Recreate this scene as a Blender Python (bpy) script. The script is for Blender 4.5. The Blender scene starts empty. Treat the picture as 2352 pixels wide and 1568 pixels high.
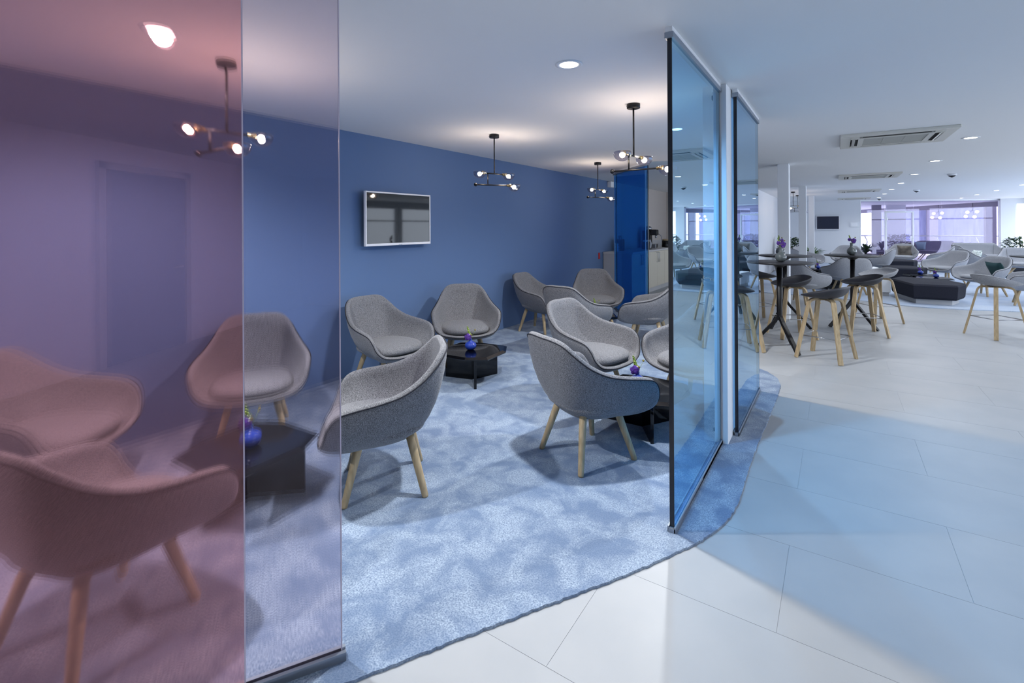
import bpy, bmesh, math, random
from mathutils import Vector, Matrix
random.seed(7)
S = bpy.context.scene
C = S.collection
PI = math.pi
# ---------------------------------------------------------------- camera, world, exposure
F_PX, CY = 1112.17, 520.80                 # focal length and horizon row in the 2352x1568 frame
cam = bpy.data.cameras.new('camera'); cam_o = bpy.data.objects.new('camera', cam); C.objects.link(cam_o)
cam.sensor_fit = 'HORIZONTAL'; cam.sensor_width = 36.0; cam.lens = 36.0 * F_PX / 2352.0
cam.shift_y = -(784.0 - CY) / 2352.0; cam.clip_start = 0.05; cam.clip_end = 200
cam_o.matrix_world = (Matrix.Translation((0, 0, 1.55)) @ Matrix.Rotation(math.radians(33.831), 4, 'Z')
                      @ Matrix.Rotation(PI / 2, 4, 'X') @ Matrix.Rotation(math.radians(-0.3097), 4, 'Z'))
S.camera = cam_o
w = bpy.data.worlds.new('world'); S.world = w; w.use_nodes = True
bg = w.node_tree.nodes['Background']; bg.inputs[0].default_value = (0.79, 0.88, 1.0, 1); bg.inputs[1].default_value = 5.4
S.view_settings.view_transform = 'Standard'; S.view_settings.look = 'None'
S.view_settings.gamma = 1.0; S.view_settings.use_curve_mapping = False
S.view_settings.exposure = -0.29
S.cycles.caustics_reflective = False; S.cycles.caustics_refractive = False
S.cycles.max_bounces = 14; S.cycles.transparent_max_bounces = 24
S.cycles.sample_clamp_indirect = 6.0
P_LOUNGE, P_NEAR, P_ROOM, BULB = 90.0, 34.0, 300.0, 400.0
CEIL = 2.55

# ---------------------------------------------------------------- helpers
def srgb(r, g, b):
    def f(c):
        c /= 255.0
        return c / 12.92 if c <= 0.04045 else ((c + 0.055) / 1.055) ** 2.4
    return (f(r), f(g), f(b), 1.0)

def newmat(name):
    m = bpy.data.materials.new(name); m.use_nodes = True
    nt = m.node_tree; nt.nodes.clear()
    out = nt.nodes.new('ShaderNodeOutputMaterial')
    return m, nt, out

def pbr(name, col, rough=0.5, metal=0.0, spec=0.5, coat=0.0, emit=None, estr=0.0):
    m, nt, out = newmat(name)
    b = nt.nodes.new('ShaderNodeBsdfPrincipled')
    b.inputs['Base Color'].default_value = col; b.inputs['Roughness'].default_value = rough
    b.inputs['Metallic'].default_value = metal; b.inputs['Specular IOR Level'].default_value = spec
    b.inputs['Coat Weight'].default_value = coat
    if emit: b.inputs['Emission Color'].default_value = emit; b.inputs['Emission Strength'].default_value = estr
    nt.links.new(b.outputs[0], out.inputs[0])
    return m

def noisy(name, c1, c2, scale=40.0, rough=0.9, bump=0.0, detail=3.0, lo=0.35, hi=0.65, c3=None, scale2=2.0, f2=0.5,
          stretch=(1, 1, 1), sheen=0.0, spec=0.3, bscale=None, metal=0.0):
    """two colours mixed by a noise; an optional third layer at another scale"""
    m, nt, out = newmat(name); N = nt.nodes.new; L = nt.links.new
    b = N('ShaderNodeBsdfPrincipled'); b.inputs['Roughness'].default_value = rough
    b.inputs['Specular IOR Level'].default_value = spec; b.inputs['Sheen Weight'].default_value = sheen
    b.inputs['Metallic'].default_value = metal
    tc = N('ShaderNodeTexCoord'); mp = N('ShaderNodeMapping'); mp.inputs['Scale'].default_value = stretch
    L(tc.outputs['Object'], mp.inputs[0])
    n = N('ShaderNodeTexNoise'); n.inputs['Scale'].default_value = scale; n.inputs['Detail'].default_value = detail
    L(mp.outputs[0], n.inputs['Vector'])
    r = N('ShaderNodeValToRGB'); r.color_ramp.elements[0].position = lo; r.color_ramp.elements[1].position = hi
    r.color_ramp.elements[0].color = c1; r.color_ramp.elements[1].color = c2
    L(n.outputs[0], r.inputs[0]); col = r.outputs[0]
    if c3:
        n2 = N('ShaderNodeTexNoise'); n2.inputs['Scale'].default_value = scale2; n2.inputs['Detail'].default_value = 4.0
        n2.inputs['Distortion'].default_value = 0.6
        L(tc.outputs['Object'], n2.inputs['Vector'])
        r2 = N('ShaderNodeValToRGB'); r2.color_ramp.elements[0].position = 0.4; r2.color_ramp.elements[1].position = 0.62
        r2.color_ramp.elements[0].color = (0, 0, 0, 1); r2.color_ramp.elements[1].color = (f2, f2, f2, 1)
        L(n2.outputs[0], r2.inputs[0])
        mx = N('ShaderNodeMix'); mx.data_type = 'RGBA'
        L(r2.outputs[0], mx.inputs[0]); L(col, mx.inputs[6]); mx.inputs[7].default_value = c3
        col = mx.outputs[2]
    L(col, b.inputs['Base Color'])
    if bump:
        bp = N('ShaderNodeBump'); bp.inputs['Strength'].default_value = bump; bp.inputs['Distance'].default_value = 0.004
        if bscale:
            nb = N('ShaderNodeTexNoise'); nb.inputs['Scale'].default_value = bscale; L(tc.outputs['Object'], nb.inputs['Vector'])
            L(nb.outputs[0], bp.inputs['Height'])
        else:
            L(n.outputs[0], bp.inputs['Height'])
        L(bp.outputs[0], b.inputs['Normal'])
    L(b.outputs[0], out.inputs[0])
    return m

def film_glass(name, tint, refl, ramp, rough=0.0, haze=0.0, haze_rough=0.2):
    """thin coated pane: tinted straight-through light plus a mirror coat that grows with the angle of incidence"""
    m, nt, out = newmat(name); N = nt.nodes.new; L = nt.links.new
    lw = N('ShaderNodeLayerWeight'); lw.inputs['Blend'].default_value = 0.5
    r = N('ShaderNodeValToRGB'); e = r.color_ramp.elements
    e[0].position, e[0].color = ramp[0][0], (ramp[0][1],) * 3 + (1,)
    e[1].position, e[1].color = ramp[-1][0], (ramp[-1][1],) * 3 + (1,)
    for p, v in ramp[1:-1]:
        k = e.new(p); k.color = (v, v, v, 1)
    L(lw.outputs['Facing'], r.inputs[0])
    t = N('ShaderNodeBsdfTransparent'); t.inputs[0].default_value = tint
    g = N('ShaderNodeBsdfGlossy'); g.inputs['Color'].default_value = refl; g.inputs['Roughness'].default_value = rough
    src = t.outputs[0]
    if haze:
        h = N('ShaderNodeBsdfRefraction'); h.inputs['Color'].default_value = tint
        h.inputs['IOR'].default_value = 1.03; h.inputs['Roughness'].default_value = haze_rough
        mh = N('ShaderNodeMixShader'); mh.inputs[0].default_value = haze
        L(t.outputs[0], mh.inputs[1]); L(h.outputs[0], mh.inputs[2]); src = mh.outputs[0]
    mx = N('ShaderNodeMixShader')
    L(r.outputs[0], mx.inputs[0]); L(src, mx.inputs[1]); L(g.outputs[0], mx.inputs[2]); L(mx.outputs[0], out.inputs[0])
    return m

def emitter(name, col, s):
    m, nt, out = newmat(name); e = nt.nodes.new('ShaderNodeEmission')
    e.inputs[0].default_value = col; e.inputs[1].default_value = s
    nt.links.new(e.outputs[0], out.inputs[0]); return m

class MB:
    """collects shapes, builds ONE mesh object"""
    def __init__(s): s.v, s.f, s.sm = [], [], []
    def add(s, vs, fs, smooth=False):
        o = len(s.v); s.v += [tuple(v) for v in vs]
        s.f += [tuple(i + o for i in f) for f in fs]; s.sm += [smooth] * len(fs); return s
    def bm(s, bm, smooth=False):
        bm.verts.index_update()
        s.add([v.co[:] for v in bm.verts], [[v.index for v in f.verts] for f in bm.faces], smooth); bm.free(); return s
    def box(s, x0, x1, y0, y1, z0, z1, bev=0.0, seg=2, M=None):
        bm = bmesh.new()
        bmesh.ops.create_cube(bm, size=1.0, matrix=Matrix.Translation(((x0 + x1) / 2, (y0 + y1) / 2, (z0 + z1) / 2)) @
                              Matrix.Diagonal((x1 - x0, y1 - y0, z1 - z0, 1)))
        if bev: bmesh.ops.bevel(bm, geom=bm.edges[:], offset=bev, segments=seg, affect='EDGES', profile=0.5)
        if M: bmesh.ops.transform(bm, matrix=M, verts=bm.verts)
        return s.bm(bm)
    def lathe(s, prof, n=24, c=(0, 0, 0), smooth=True, M=None):
        vs, fs = [], []
        for r, z in prof:
            for k in range(n):
                a = 2 * PI * k / n; vs.append(Vector((r * math.cos(a), r * math.sin(a), z)))
        for i in range(len(prof) - 1):
            for k in range(n):
                fs.append((i * n + k, i * n + (k + 1) % n, (i + 1) * n + (k + 1) % n, (i + 1) * n + k))
        if prof[0][0] > 1e-5: fs.append(tuple(reversed(range(n))))
        if prof[-1][0] > 1e-5: fs.append(tuple(range((len(prof) - 1) * n, len(prof) * n)))
        if M: vs = [M @ v for v in vs]
        vs = [v + Vector(c) for v in vs]
        return s.add(vs, fs, smooth)
    def tube(s, pts, rad, n=10, closed=False, smooth=True):
        """round tube along points; rad a number or list"""
        pts = [Vector(p) for p in pts]; m = len(pts)
        rs = rad if isinstance(rad, (list, tuple)) else [rad] * m
        up = None; vs = []
        for i, p in enumerate(pts):
            a = pts[(i - 1) % m] if (i or closed) else p; b = pts[(i + 1) % m] if (i < m - 1 or closed) else p
            t = (b - a).normalized()
            if up is None: up = Vector((0, 0, 1)) if abs(t.z) < 0.9 else Vector((1, 0, 0))
            x = t.cross(up).normalized(); y = x.cross(t).normalized(); up = y
            for k in range(n):
                q = 2 * PI * k / n; vs.append(p + (x * math.cos(q) + y * math.sin(q)) * rs[i])
        fs = []
        for i in range(m if closed else m - 1):
            j = (i + 1) % m
            for k in range(n):
                fs.append((i * n + k, i * n + (k + 1) % n, j * n + (k + 1) % n, j * n + k))
        if not closed:
            fs.append(tuple(reversed(range(n)))); fs.append(tuple(range((m - 1) * n, m * n)))
        return s.add(vs, fs, smooth)
    def bar(s, pts, wd, th, side):
        """rectangular section swept along points; side = direction of the width"""
        pts = [Vector(p) for p in pts]; m = len(pts); vs = []; side = Vector(side).normalized()
        for i, p in enumerate(pts):
            t = (pts[min(i + 1, m - 1)] - pts[max(i - 1, 0)]).normalized(); nn = t.cross(side).normalized()
            for a, b in ((-1, -1), (1, -1), (1, 1), (-1, 1)):
                vs.append(p + side * (a * wd / 2) + nn * (b * th / 2))
        fs = [(3, 2, 1, 0), tuple((m - 1) * 4 + k for k in range(4))]
        for i in range(m - 1):
            for k in range(4):
                fs.append((i * 4 + k, i * 4 + (k + 1) % 4, (i + 1) * 4 + (k + 1) % 4, (i + 1) * 4 + k))
        return s.add(vs, fs)
    def ball(s, c, r, n=12, sc=(1, 1, 1)):
        prof = [(max(r * math.sin(PI * i / n), 1e-6), -r * math.cos(PI * i / n)) for i in range(n + 1)]
        return s.lathe(prof, n + 4, c, True, Matrix.Diagonal((sc[0], sc[1], sc[2], 1)))
    def prism(s, poly, z0, z1, smooth=False):
        n = len(poly); vs = [(x, y, z0) for x, y in poly] + [(x, y, z1) for x, y in poly]
        fs = [tuple(reversed(range(n))), tuple(range(n, 2 * n))] + [(i, (i + 1) % n, n + (i + 1) % n, n + i) for i in range(n)]
        return s.add(vs, fs, smooth)
    def mesh(s, name, mat):
        me = bpy.data.meshes.new(name); me.from_pydata(s.v, [], s.f)
        me.polygons.foreach_set('use_smooth', s.sm); me.materials.append(mat)
        bm = bmesh.new(); bm.from_mesh(me); bmesh.ops.recalc_face_normals(bm, faces=bm.faces); bm.to_mesh(me); bm.free()
        me.update(); return me
    def build(s, name, mat, parent=None, loc=None, rz=0.0):
        o = bpy.data.objects.new(name, s.mesh(name, mat)); C.objects.link(o)
        if loc: o.location = loc
        if rz: o.rotation_euler.z = rz
        if parent: o.parent = parent
        return o

def tag(o, label, cat, group=None):
    o['label'] = label; o['category'] = cat
    if group: o['group'] = group
    return o
def thing(name, label, cat, loc=(0, 0, 0), rz=0.0, group=None):
    o = bpy.data.objects.new(name, None); C.objects.link(o); o.empty_display_size = 0.1
    o.location = loc; o.rotation_euler.z = rz
    return tag(o, label, cat, group)
def struct(o): o['kind'] = 'structure'; return o
def dup(root, loc, rz=0.0, label=None, group=None):
    def cp(o, par):
        c = o.copy(); C.objects.link(c); c.parent = par
        for ch in list(o.children): cp(ch, c)
        return c
    r = cp(root, None); r.location = loc; r.rotation_euler = (0, 0, rz)
    if label: r['label'] = label
    if group: r['group'] = group
    return r
def light(kind, name, parent, loc, power, col, size, **kw):
    l = bpy.data.lights.new(name, kind); l.energy = power; l.color = col[:3]; l.shadow_soft_size = size
    for k, v in kw.items(): setattr(l, k, v)
    o = bpy.data.objects.new(name, l); C.objects.link(o); o.parent = parent; o.location = loc; return o

def spline(keys, n):
    """closed Catmull-Rom through 3D keys, n samples"""
    m = len(keys); out = []
    K = [Vector(k) for k in keys]
    for i in range(n):
        t = i * m / n; j = int(t); u = t - j
        p0, p1, p2, p3 = K[(j - 1) % m], K[j % m], K[(j + 1) % m], K[(j + 2) % m]
        out.append(0.5 * ((2 * p1) + (p2 - p0) * u + (2 * p0 - 5 * p1 + 4 * p2 - p3) * u * u + (3 * p1 - p0 - 3 * p2 + p3) * u ** 3))
    return out

# ---------------------------------------------------------------- materials
M = {}
M['ceiling'] = pbr('ceiling_paint', srgb(238, 239, 241), 0.9, spec=0.2)
M['white'] = pbr('white_paint', srgb(228, 231, 236), 0.6)
M['tile'] = noisy('floor_tile', srgb(160, 163, 167), srgb(166, 168, 171), 3.0, 0.42, 0.0, spec=0.35)
M['joint'] = pbr('tile_joint', srgb(176, 178, 182), 0.9)
M['blue_wall'] = pbr('blue_wall_paint', srgb(93, 117, 155), 0.75, spec=0.25)
M['beige_wall'] = pbr('beige_wall_paint', srgb(205, 196, 190), 0.8)
M['carpet'] = noisy('carpet_pile', srgb(100, 118, 142), srgb(168, 182, 200), 150.0, 1.0, 0.6, 2.0, 0.3, 0.7,
                    c3=srgb(94, 114, 144), scale2=6.0, f2=0.8, sheen=0.25, spec=0.1)
M['rug'] = noisy('rug_pile', srgb(140, 156, 180), srgb(196, 206, 220), 150.0, 1.0, 0.3, 2.0, 0.3, 0.7,
                 c3=srgb(150, 168, 196), scale2=1.6, f2=0.8, sheen=0.2, spec=0.1)
M['fabric'] = noisy('grey_melange_felt', srgb(62, 62, 66), srgb(146, 146, 150), 280.0, 0.95, 0.3, 3.0, 0.34, 0.66, sheen=0.2, spec=0.15)
M['fabric_light'] = noisy('light_melange_felt', srgb(120, 122, 128), srgb(178, 180, 186), 240.0, 0.95, 0.2, 2.0, 0.32, 0.68, sheen=0.2, spec=0.15)
M['piping'] = pbr('piping_seam', srgb(30, 31, 40), 0.9)
M['oak'] = noisy('oak', srgb(160, 140, 108), srgb(190, 168, 134), 9.0, 0.5, 0.05, 4.0, 0.3, 0.7, stretch=(6, 6, 0.6))
M['dark_felt'] = noisy('charcoal_felt', srgb(26, 28, 37), srgb(42, 44, 56), 200.0, 0.95, 0.2, 2.0)
M['lilac_felt'] = noisy('lilac_grey_felt', srgb(104, 100, 122), srgb(128, 124, 146), 150.0, 0.95, 0.1, 2.0)
M['plastic'] = pbr('charcoal_plastic', srgb(44, 45, 52), 0.5)
M['black_gloss'] = pbr('black_lacquer', srgb(5, 6, 10), 0.06, spec=0.45)
M['black'] = pbr('black_metal', srgb(12, 12, 16), 0.4, spec=0.35)
M['black_top'] = pbr('charcoal_table_top', srgb(32, 31, 36), 0.4)
M['steel'] = pbr('brushed_steel', srgb(170, 172, 178), 0.3, metal=1.0)
M['alu'] = pbr('aluminium_rail', srgb(150, 158, 170), 0.4, metal=0.6)
M['brass'] = pbr('brass_socket', srgb(200, 180, 130), 0.25, metal=1.0)
M['copper'] = pbr('copper_socket', srgb(200, 120, 80), 0.3, metal=1.0)
M['blue_vase'] = pbr('blue_glaze', srgb(36, 60, 150), 0.12, coat=0.6)
M['grey_vase'] = pbr('smoke_glaze', srgb(84, 91, 93), 0.12, coat=0.6)
M['purple'] = noisy('purple_petal', srgb(52, 24, 92), srgb(96, 60, 150), 60.0, 0.7)
M['green'] = noisy('snapdragon_green', srgb(92, 120, 40), srgb(160, 178, 90), 60.0, 0.7)
M['cream'] = pbr('cream_petal', srgb(226, 228, 200), 0.8)
M['olive'] = noisy('olive_seed_head', srgb(96, 88, 40), srgb(140, 128, 70), 120.0, 0.9)
M['leaf'] = noisy('leaf_green', srgb(26, 48, 34), srgb(62, 92, 48), 5.0, 0.5)
M['leaf_light'] = noisy('leaf_light_green', srgb(60, 96, 44), srgb(104, 140, 70), 5.0, 0.5)
M['ivory'] = pbr('ivory_plastic', srgb(214, 212, 204), 0.5)
M['grille'] = noisy('grille_grey', srgb(170, 170, 164), srgb(180, 180, 174), 200.0, 0.7)
M['dark_slot'] = pbr('dark_slot', srgb(18, 18, 20), 0.8)
M['cabinet'] = pbr('cream_cabinet', srgb(214, 206, 188), 0.5)
M['worktop'] = pbr('pale_worktop', srgb(208, 206, 204), 0.4)
M['grey_panel'] = pbr('light_grey_panel', srgb(190, 190, 192), 0.5)
M['screen'] = pbr('screen_glass', srgb(8, 9, 11), 0.04, spec=0.6)
M['screen_dull'] = pbr('screen_dull', srgb(26, 34, 58), 0.35)
M['bezel'] = pbr('white_bezel', srgb(236, 236, 240), 0.35)
M['paper'] = pbr('white_paper', srgb(240, 242, 246), 0.8)
M['red'] = pbr('red_sticker', srgb(186, 40, 44), 0.6)
M['pane_edge_dark'] = pbr('pane_edge_dark', srgb(8, 14, 30), 0.2)
M['pane_edge_pale'] = pbr('pane_edge_pale', srgb(196, 186, 206), 0.2)
M['glow'] = emitter('downlight_glow', (1.0, 0.98, 0.96, 1), 14.0)
M['bulb'] = emitter('bulb_glow', (1.0, 0.82, 0.60, 1), BULB)
M['bulb_dim'] = emitter('bulb_dim_glow', (1.0, 0.84, 0.64, 1), 130.0)
M['bulb_soft'] = emitter('globe_glow', (1.0, 0.84, 0.68, 1), 6.0)
M['dome_glass'] = film_glass('smoked_dome_glass', (0.72, 0.70, 0.76, 1), (1, 1, 1, 1), [(0.0, 0.05), (0.6, 0.14), (1.0, 0.8)])
M['clear_glass'] = film_glass('window_glass', (0.97, 0.98, 1.0, 1), (1, 1, 1, 1), [(0.0, 0.04), (0.7, 0.12), (1.0, 0.8)])
M['lilac_glass'] = film_glass('lilac_glass', (0.82, 0.79, 0.89, 1), (0.9, 0.88, 1, 1), [(0.0, 0.05), (0.7, 0.12), (1.0, 0.8)])
COAT = [(0.0, 0.05), (0.55, 0.10), (0.66, 0.36), (0.75, 0.66), (1.0, 0.95)]
BARE = [(0.0, 0.02), (0.8, 0.03), (1.0, 0.10)]
M['film_blue'] = film_glass('blue_film_glass', (0.44, 0.74, 0.99, 1), (0.66, 0.88, 1.0, 1), COAT)
M['film_blue_bare'] = film_glass('blue_film_glass_uncoated', (0.44, 0.74, 0.99, 1), (1, 1, 1, 1), BARE)
M['film_blue_pale'] = film_glass('pale_blue_film_glass', (0.52, 0.76, 0.96, 1), (0.66, 0.84, 1.0, 1), COAT)
M['film_blue_pale_bare'] = film_glass('pale_blue_film_glass_uncoated', (0.52, 0.76, 0.96, 1), (1, 1, 1, 1), BARE)
M['film_deep_blue'] = film_glass('deep_blue_film_glass', (0.42, 0.72, 0.96, 1), (0.35, 0.65, 1.0, 1), [(0.0, 0.10), (0.6, 0.2), (1.0, 0.9)], 0.06)
M['film_violet'] = film_glass('violet_film_glass', (0.92, 0.87, 0.91, 1), (1.0, 0.88, 0.92, 1), [(0.0, 0.03), (0.6, 0.1), (1.0, 0.9)], 0.0, 0.5, 0.08)
M['film_pink'] = film_glass('pink_film_glass', (0.97, 0.78, 0.78, 1), (1.0, 0.60, 0.64, 1), [(0.0, 0.11), (0.5, 0.14), (1.0, 0.9)], 0.0, 0.7, 0.15)
M['door_grey'] = pbr('dark_door', srgb(70, 66, 84), 0.5)
M['mauve_frame'] = pbr('mauve_grey_frame', srgb(112, 106, 122), 0.6)
M['terrace'] = pbr('terrace_floor', srgb(206, 198, 206), 0.7)
M['dull_hall'] = noisy('hall_cladding', srgb(104, 106, 138), srgb(124, 126, 156), 1.2, 0.9, stretch=(8, 8, 1))
M['pillow_brown'] = noisy('taupe_velvet', srgb(84, 78, 72), srgb(128, 120, 110), 6.0, 0.6, sheen=0.4)
M['pillow_green'] = pbr('bottle_green_velvet', srgb(22, 62, 66), 0.7)
M['pillow_white'] = noisy('white_leaf_print', srgb(226, 232, 230), srgb(150, 170, 160), 26.0, 0.8, lo=0.5, hi=0.62)
M['pillow_teal'] = pbr('pale_teal_cotton', srgb(150, 180, 190), 0.8)
M['soil'] = pbr('soil', srgb(40, 34, 30), 0.9)

# ================================================================ THE SHELL
XW, XR, YB, YF = -4.2, 6.15, -3.2, 23.9
floor = struct(MB().box(XW - 0.3, XR + 0.3, YB - 0.3, 27.0, -0.20, -0.0015).build('floor', M['joint']))
# tiles of the floor, brick bond: rows 0.607 deep, tiles 1.317 long
TL, TD = 1.317, 0.6065
tile_me = {}
def tile_mesh(l):
    k = round(l, 3)
    if k not in tile_me:
        tile_me[k] = MB().box(-l / 2 + 0.0009, l / 2 - 0.0009, -TD / 2 + 0.0009, TD / 2 - 0.0009, -0.02, 0.0).mesh('floor_tile', M['tile'])
    return tile_me[k]
def put_tile(cx, cy, l):
    o = bpy.data.objects.new('floor_tile', tile_mesh(l)); C.objects.link(o); o.location = (cx, cy, 0); o.parent = floor
rest = MB(); YMAX = 9.4
r = -8
while True:
    y0 = 1.4795 + r * TD
    if y0 > 26.8: break
    off = -0.857 if r % 2 == 0 else -0.197
    if y0 + TD > YB:
        k = -6
        while True:
            x0 = off + k * TL
            if x0 > XR: break
            if x0 + TL > XW:
                cx, cy = x0 + TL / 2, y0 + TD / 2
                if 0.2 < cy < YMAX and -1.9 < cx < 3.6 and cx < 1.6 + 0.32 * cy and not (cx < -1.15 and cy < 6):
                    put_tile(cx, cy, TL)
                else:
                    rest.box(max(x0, XW) + 0.0009, min(x0 + TL, XR) - 0.0009, y0 + 0.0009, y0 + TD - 0.0009, -0.02, 0.0)
            k += 1
    r += 1
o = rest.build('floor_tiling', M['tile'], floor); o['kind'] = 'stuff'
struct(MB().box(XW - 0.3, XR + 0.3, YB - 0.3, 27.2, CEIL, CEIL + 0.15).build('ceiling', M['ceiling']))
struct(MB().box(XW - 0.2, XW, YB - 0.2, 10.6, 0, CEIL).build('wall_left', M['blue_wall']))
struct(MB().box(XW - 0.2, XW, 10.6, 14.5, 0, CEIL).build('wall_kitchen', M['beige_wall']))
struct(MB().box(XW - 0.2, -1.80, 14.5, 14.7, 0, CEIL).build('wall_kitchen_end', M['beige_wall']))
struct(MB().box(-2.0, -1.80, 14.7, YF, 0, CEIL).build('wall_core', M['white']))
struct(MB().box(-2.0, 0.78, YF, YF + 0.2, 0, CEIL).build('wall_far', M['white']))
struct(MB().box(XW - 0.2, XR + 0.2, YB - 0.2, YB, 0, CEIL).build('wall_back', M['white']))
dd = struct(MB().box(1.80, 1.88, YB, YB + 0.05, 0, 2.30).box(3.05, 3.13, YB, YB + 0.05, 0, 2.30).box(1.80, 3.13, YB, YB + 0.05, 2.22, 2.30).build('door_2', M['grey_panel']))
MB().box(1.88, 3.05, YB, YB + 0.03, 0.005, 2.22).build('leaf', M['door_grey'], dd)
MB().tube([(2.95, YB + 0.03, 1.05), (2.95, YB + 0.08, 1.05), (2.82, YB + 0.08, 1.05)], 0.01).build('door_handle', M['steel'], dd)
# carpet of the blue room and the lounge rug
CARPET = [(-4.19, -1.2), (-2.72, -1.2), (-2.10, -0.15), (-1.37, 1.067), (-1.228, 1.313), (-1.044, 1.618), (-0.825, 1.976), (-0.652, 2.289), (-0.571, 2.446),
          (-0.505, 2.619), (-0.470, 2.801), (-0.458, 2.977), (-0.465, 3.192), (-0.470, 3.51), (-0.466, 3.902), (-0.455, 4.441),
          (-0.448, 5.015), (-0.458, 5.34), (-0.505, 5.549), (-0.600, 5.712), (-0.72, 5.84), (-1.2, 6.25), (-1.9, 7.0), (-2.7, 7.95), (-3.4, 8.75), (-4.19, 9.2)]
def rough_poly(P, step=0.02, amp=0.004):
    out = []
    n = len(P)
    for i in range(n):
        a, b = Vector(P[i]), Vector(P[(i + 1) % n]); m = max(1, int((b - a).length / step))
        inner = (a.x < -3 or b.x < -4)
        for k in range(m if not inner else 1):
            q = a + (b - a) * (k / m)
            if not inner: q += Vector((random.uniform(-amp, amp), random.uniform(-amp, amp)))
            out.append((q.x, q.y))
    return out
CZ = 0.012
tag(MB().prism(rough_poly(CARPET), 0.0, CZ).build('carpet', M['carpet']), 'plush blue-grey carpet covering the blue lounge corner', 'carpet')
RUG = [(-1.75, 12.55), (-0.82, 12.44), (-0.17, 12.36), (0.57, 12.10), (0.95, 11.86), (1.40, 11.78), (1.95, 11.85), (2.6, 12.05), (3.6, 12.4), (5.6, 13.2), (5.6, 23.6), (-1.75, 23.6)]
tag(MB().prism(RUG, 0.0, CZ).build('rug', M['rug']), 'pale blue-grey rug under the far lounge seating', 'rug')

# columns
for i, y in enumerate((3.67, 9.0, 14.3, 19.6)):
    b = MB().box(-0.80, -0.64, y, y + 0.30, 0.0, CEIL, 0.004)
    struct(b.build('column_%d' % (i + 1), M['white']))
# ---------------------------------------------------------------- right facade: glazed bays looking into the bright hall
NB = 9; G0 = 0.6; BAY = (23.7 - G0) / NB
wr = MB().box(XR, XR + 0.2, YB, 27.0, 2.34, CEIL)
wr.box(XR, XR + 0.2, YB, G0, 0, 2.34)
struct(wr.build('wall_right', M['white']))
for i in range(NB + 1):
    y = G0 + i * BAY
    struct(MB().box(XR - 0.02, XR + 0.22, y - 0.12, y + 0.12, 0.0, 2.34).build('trim_%d' % (i + 1), M['white']))
for i in range(NB + 1):
    y0, y1 = G0 + i * BAY + 0.12, G0 + (i + 1) * BAY - 0.12
    if i == NB: y1 = 26.6
    fr = MB()
    for a, b, c, d in ((y0, y1, 0.0, 0.12), (y0, y1, 2.28, 2.34), (y0, y0 + 0.06, 0.12, 2.28), (y1 - 0.06, y1, 0.12, 2.28), (y0 + 0.06, y1 - 0.06, 1.78, 1.83)):
        fr.box(XR + 0.06, XR + 0.14, a, b, c, d)
    wdw = struct(fr.build('window_%d' % (i + 1), M['white']))
    MB().box(XR + 0.096, XR + 0.104, y0 + 0.06, y1 - 0.06, 0.12, 1.78).build('pane', M['clear_glass'], wdw)
    MB().box(XR + 0.096, XR + 0.104, y0 + 0.06, y1 - 0.06, 1.83, 2.28).build('pane', M['clear_glass'], wdw)

# ---------------------------------------------------------------- far oblique glass wall with a framed glass door
A0, A1 = Vector((0.80, 23.95)), Vector((5.32, 26.55)); AU = (A1 - A0).normalized(); AL = (A1 - A0).length
AM = Matrix.Translation((A0.x, A0.y, 0)) @ Matrix.Rotation(math.atan2(AU.y, AU.x), 4, 'Z')
gw = struct(MB().box(0, AL, -0.03, 0.03, 2.49, CEIL, 0, 2, AM).box(0, AL, -0.03, 0.03, 0, 0.05, 0, 2, AM).box(-0.03, 0.0, -0.03, 0.03, 0, CEIL, 0, 2, AM).build('wall_glass', M['white']))
for a, b, z0 in ((0.0, 0.92, 0.05), (0.92, 2.02, 2.10), (2.02, 3.08, 0.05), (3.08, 4.14, 0.05), (4.14, AL, 0.05)):
    MB().box(a + 0.006, b - 0.006, -0.006, 0.006, z0, 2.49, 0, 2, AM).build('glass_panel', M['lilac_glass'], gw)
d = MB()
for a, b, c, e in ((0.93, 0.985, 0.0, 2.08), (1.955, 2.01, 0.0, 2.08), (0.985, 1.955, 2.03, 2.08)):
    d.box(a, b, -0.04, 0.04, c, e, 0, 2, AM)
dr = struct(d.build('door_1', M['white']))
MB().box(0.99, 1.95, -0.006, 0.006, 0.02, 2.025, 0, 2, AM).build('pane', M['lilac_glass'], dr)
MB().box(1.80, 1.955, -0.07, -0.05, 1.00, 1.025, 0, 2, AM).box(1.89, 1.94, -0.05, -0.006, 0.90, 1.10, 0, 2, AM).build('door_handle', M['steel'], dr)
MB().box(0.985, 1.02, -0.05, -0.006, 1.74, 1.84, 0, 2, AM).build('hinge', M['steel'], dr)
struct(MB().box(5.33, 5.74, 26.35, 26.75, 0, CEIL).build('wall_far_pier', M['white']))
wf = struct(MB().box(5.74, 6.15, 26.4, 26.6, 0, 0.12).box(5.74, 6.15, 26.4, 26.6, 2.34, CEIL).box(5.74, 5.80, 26.45, 26.55, 0.12, 2.34).build('window_%d' % (NB + 2), M['white']))
MB().box(5.80, 6.15, 26.496, 26.504, 0.12, 2.34).build('pane', M['clear_glass'], wf)

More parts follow.
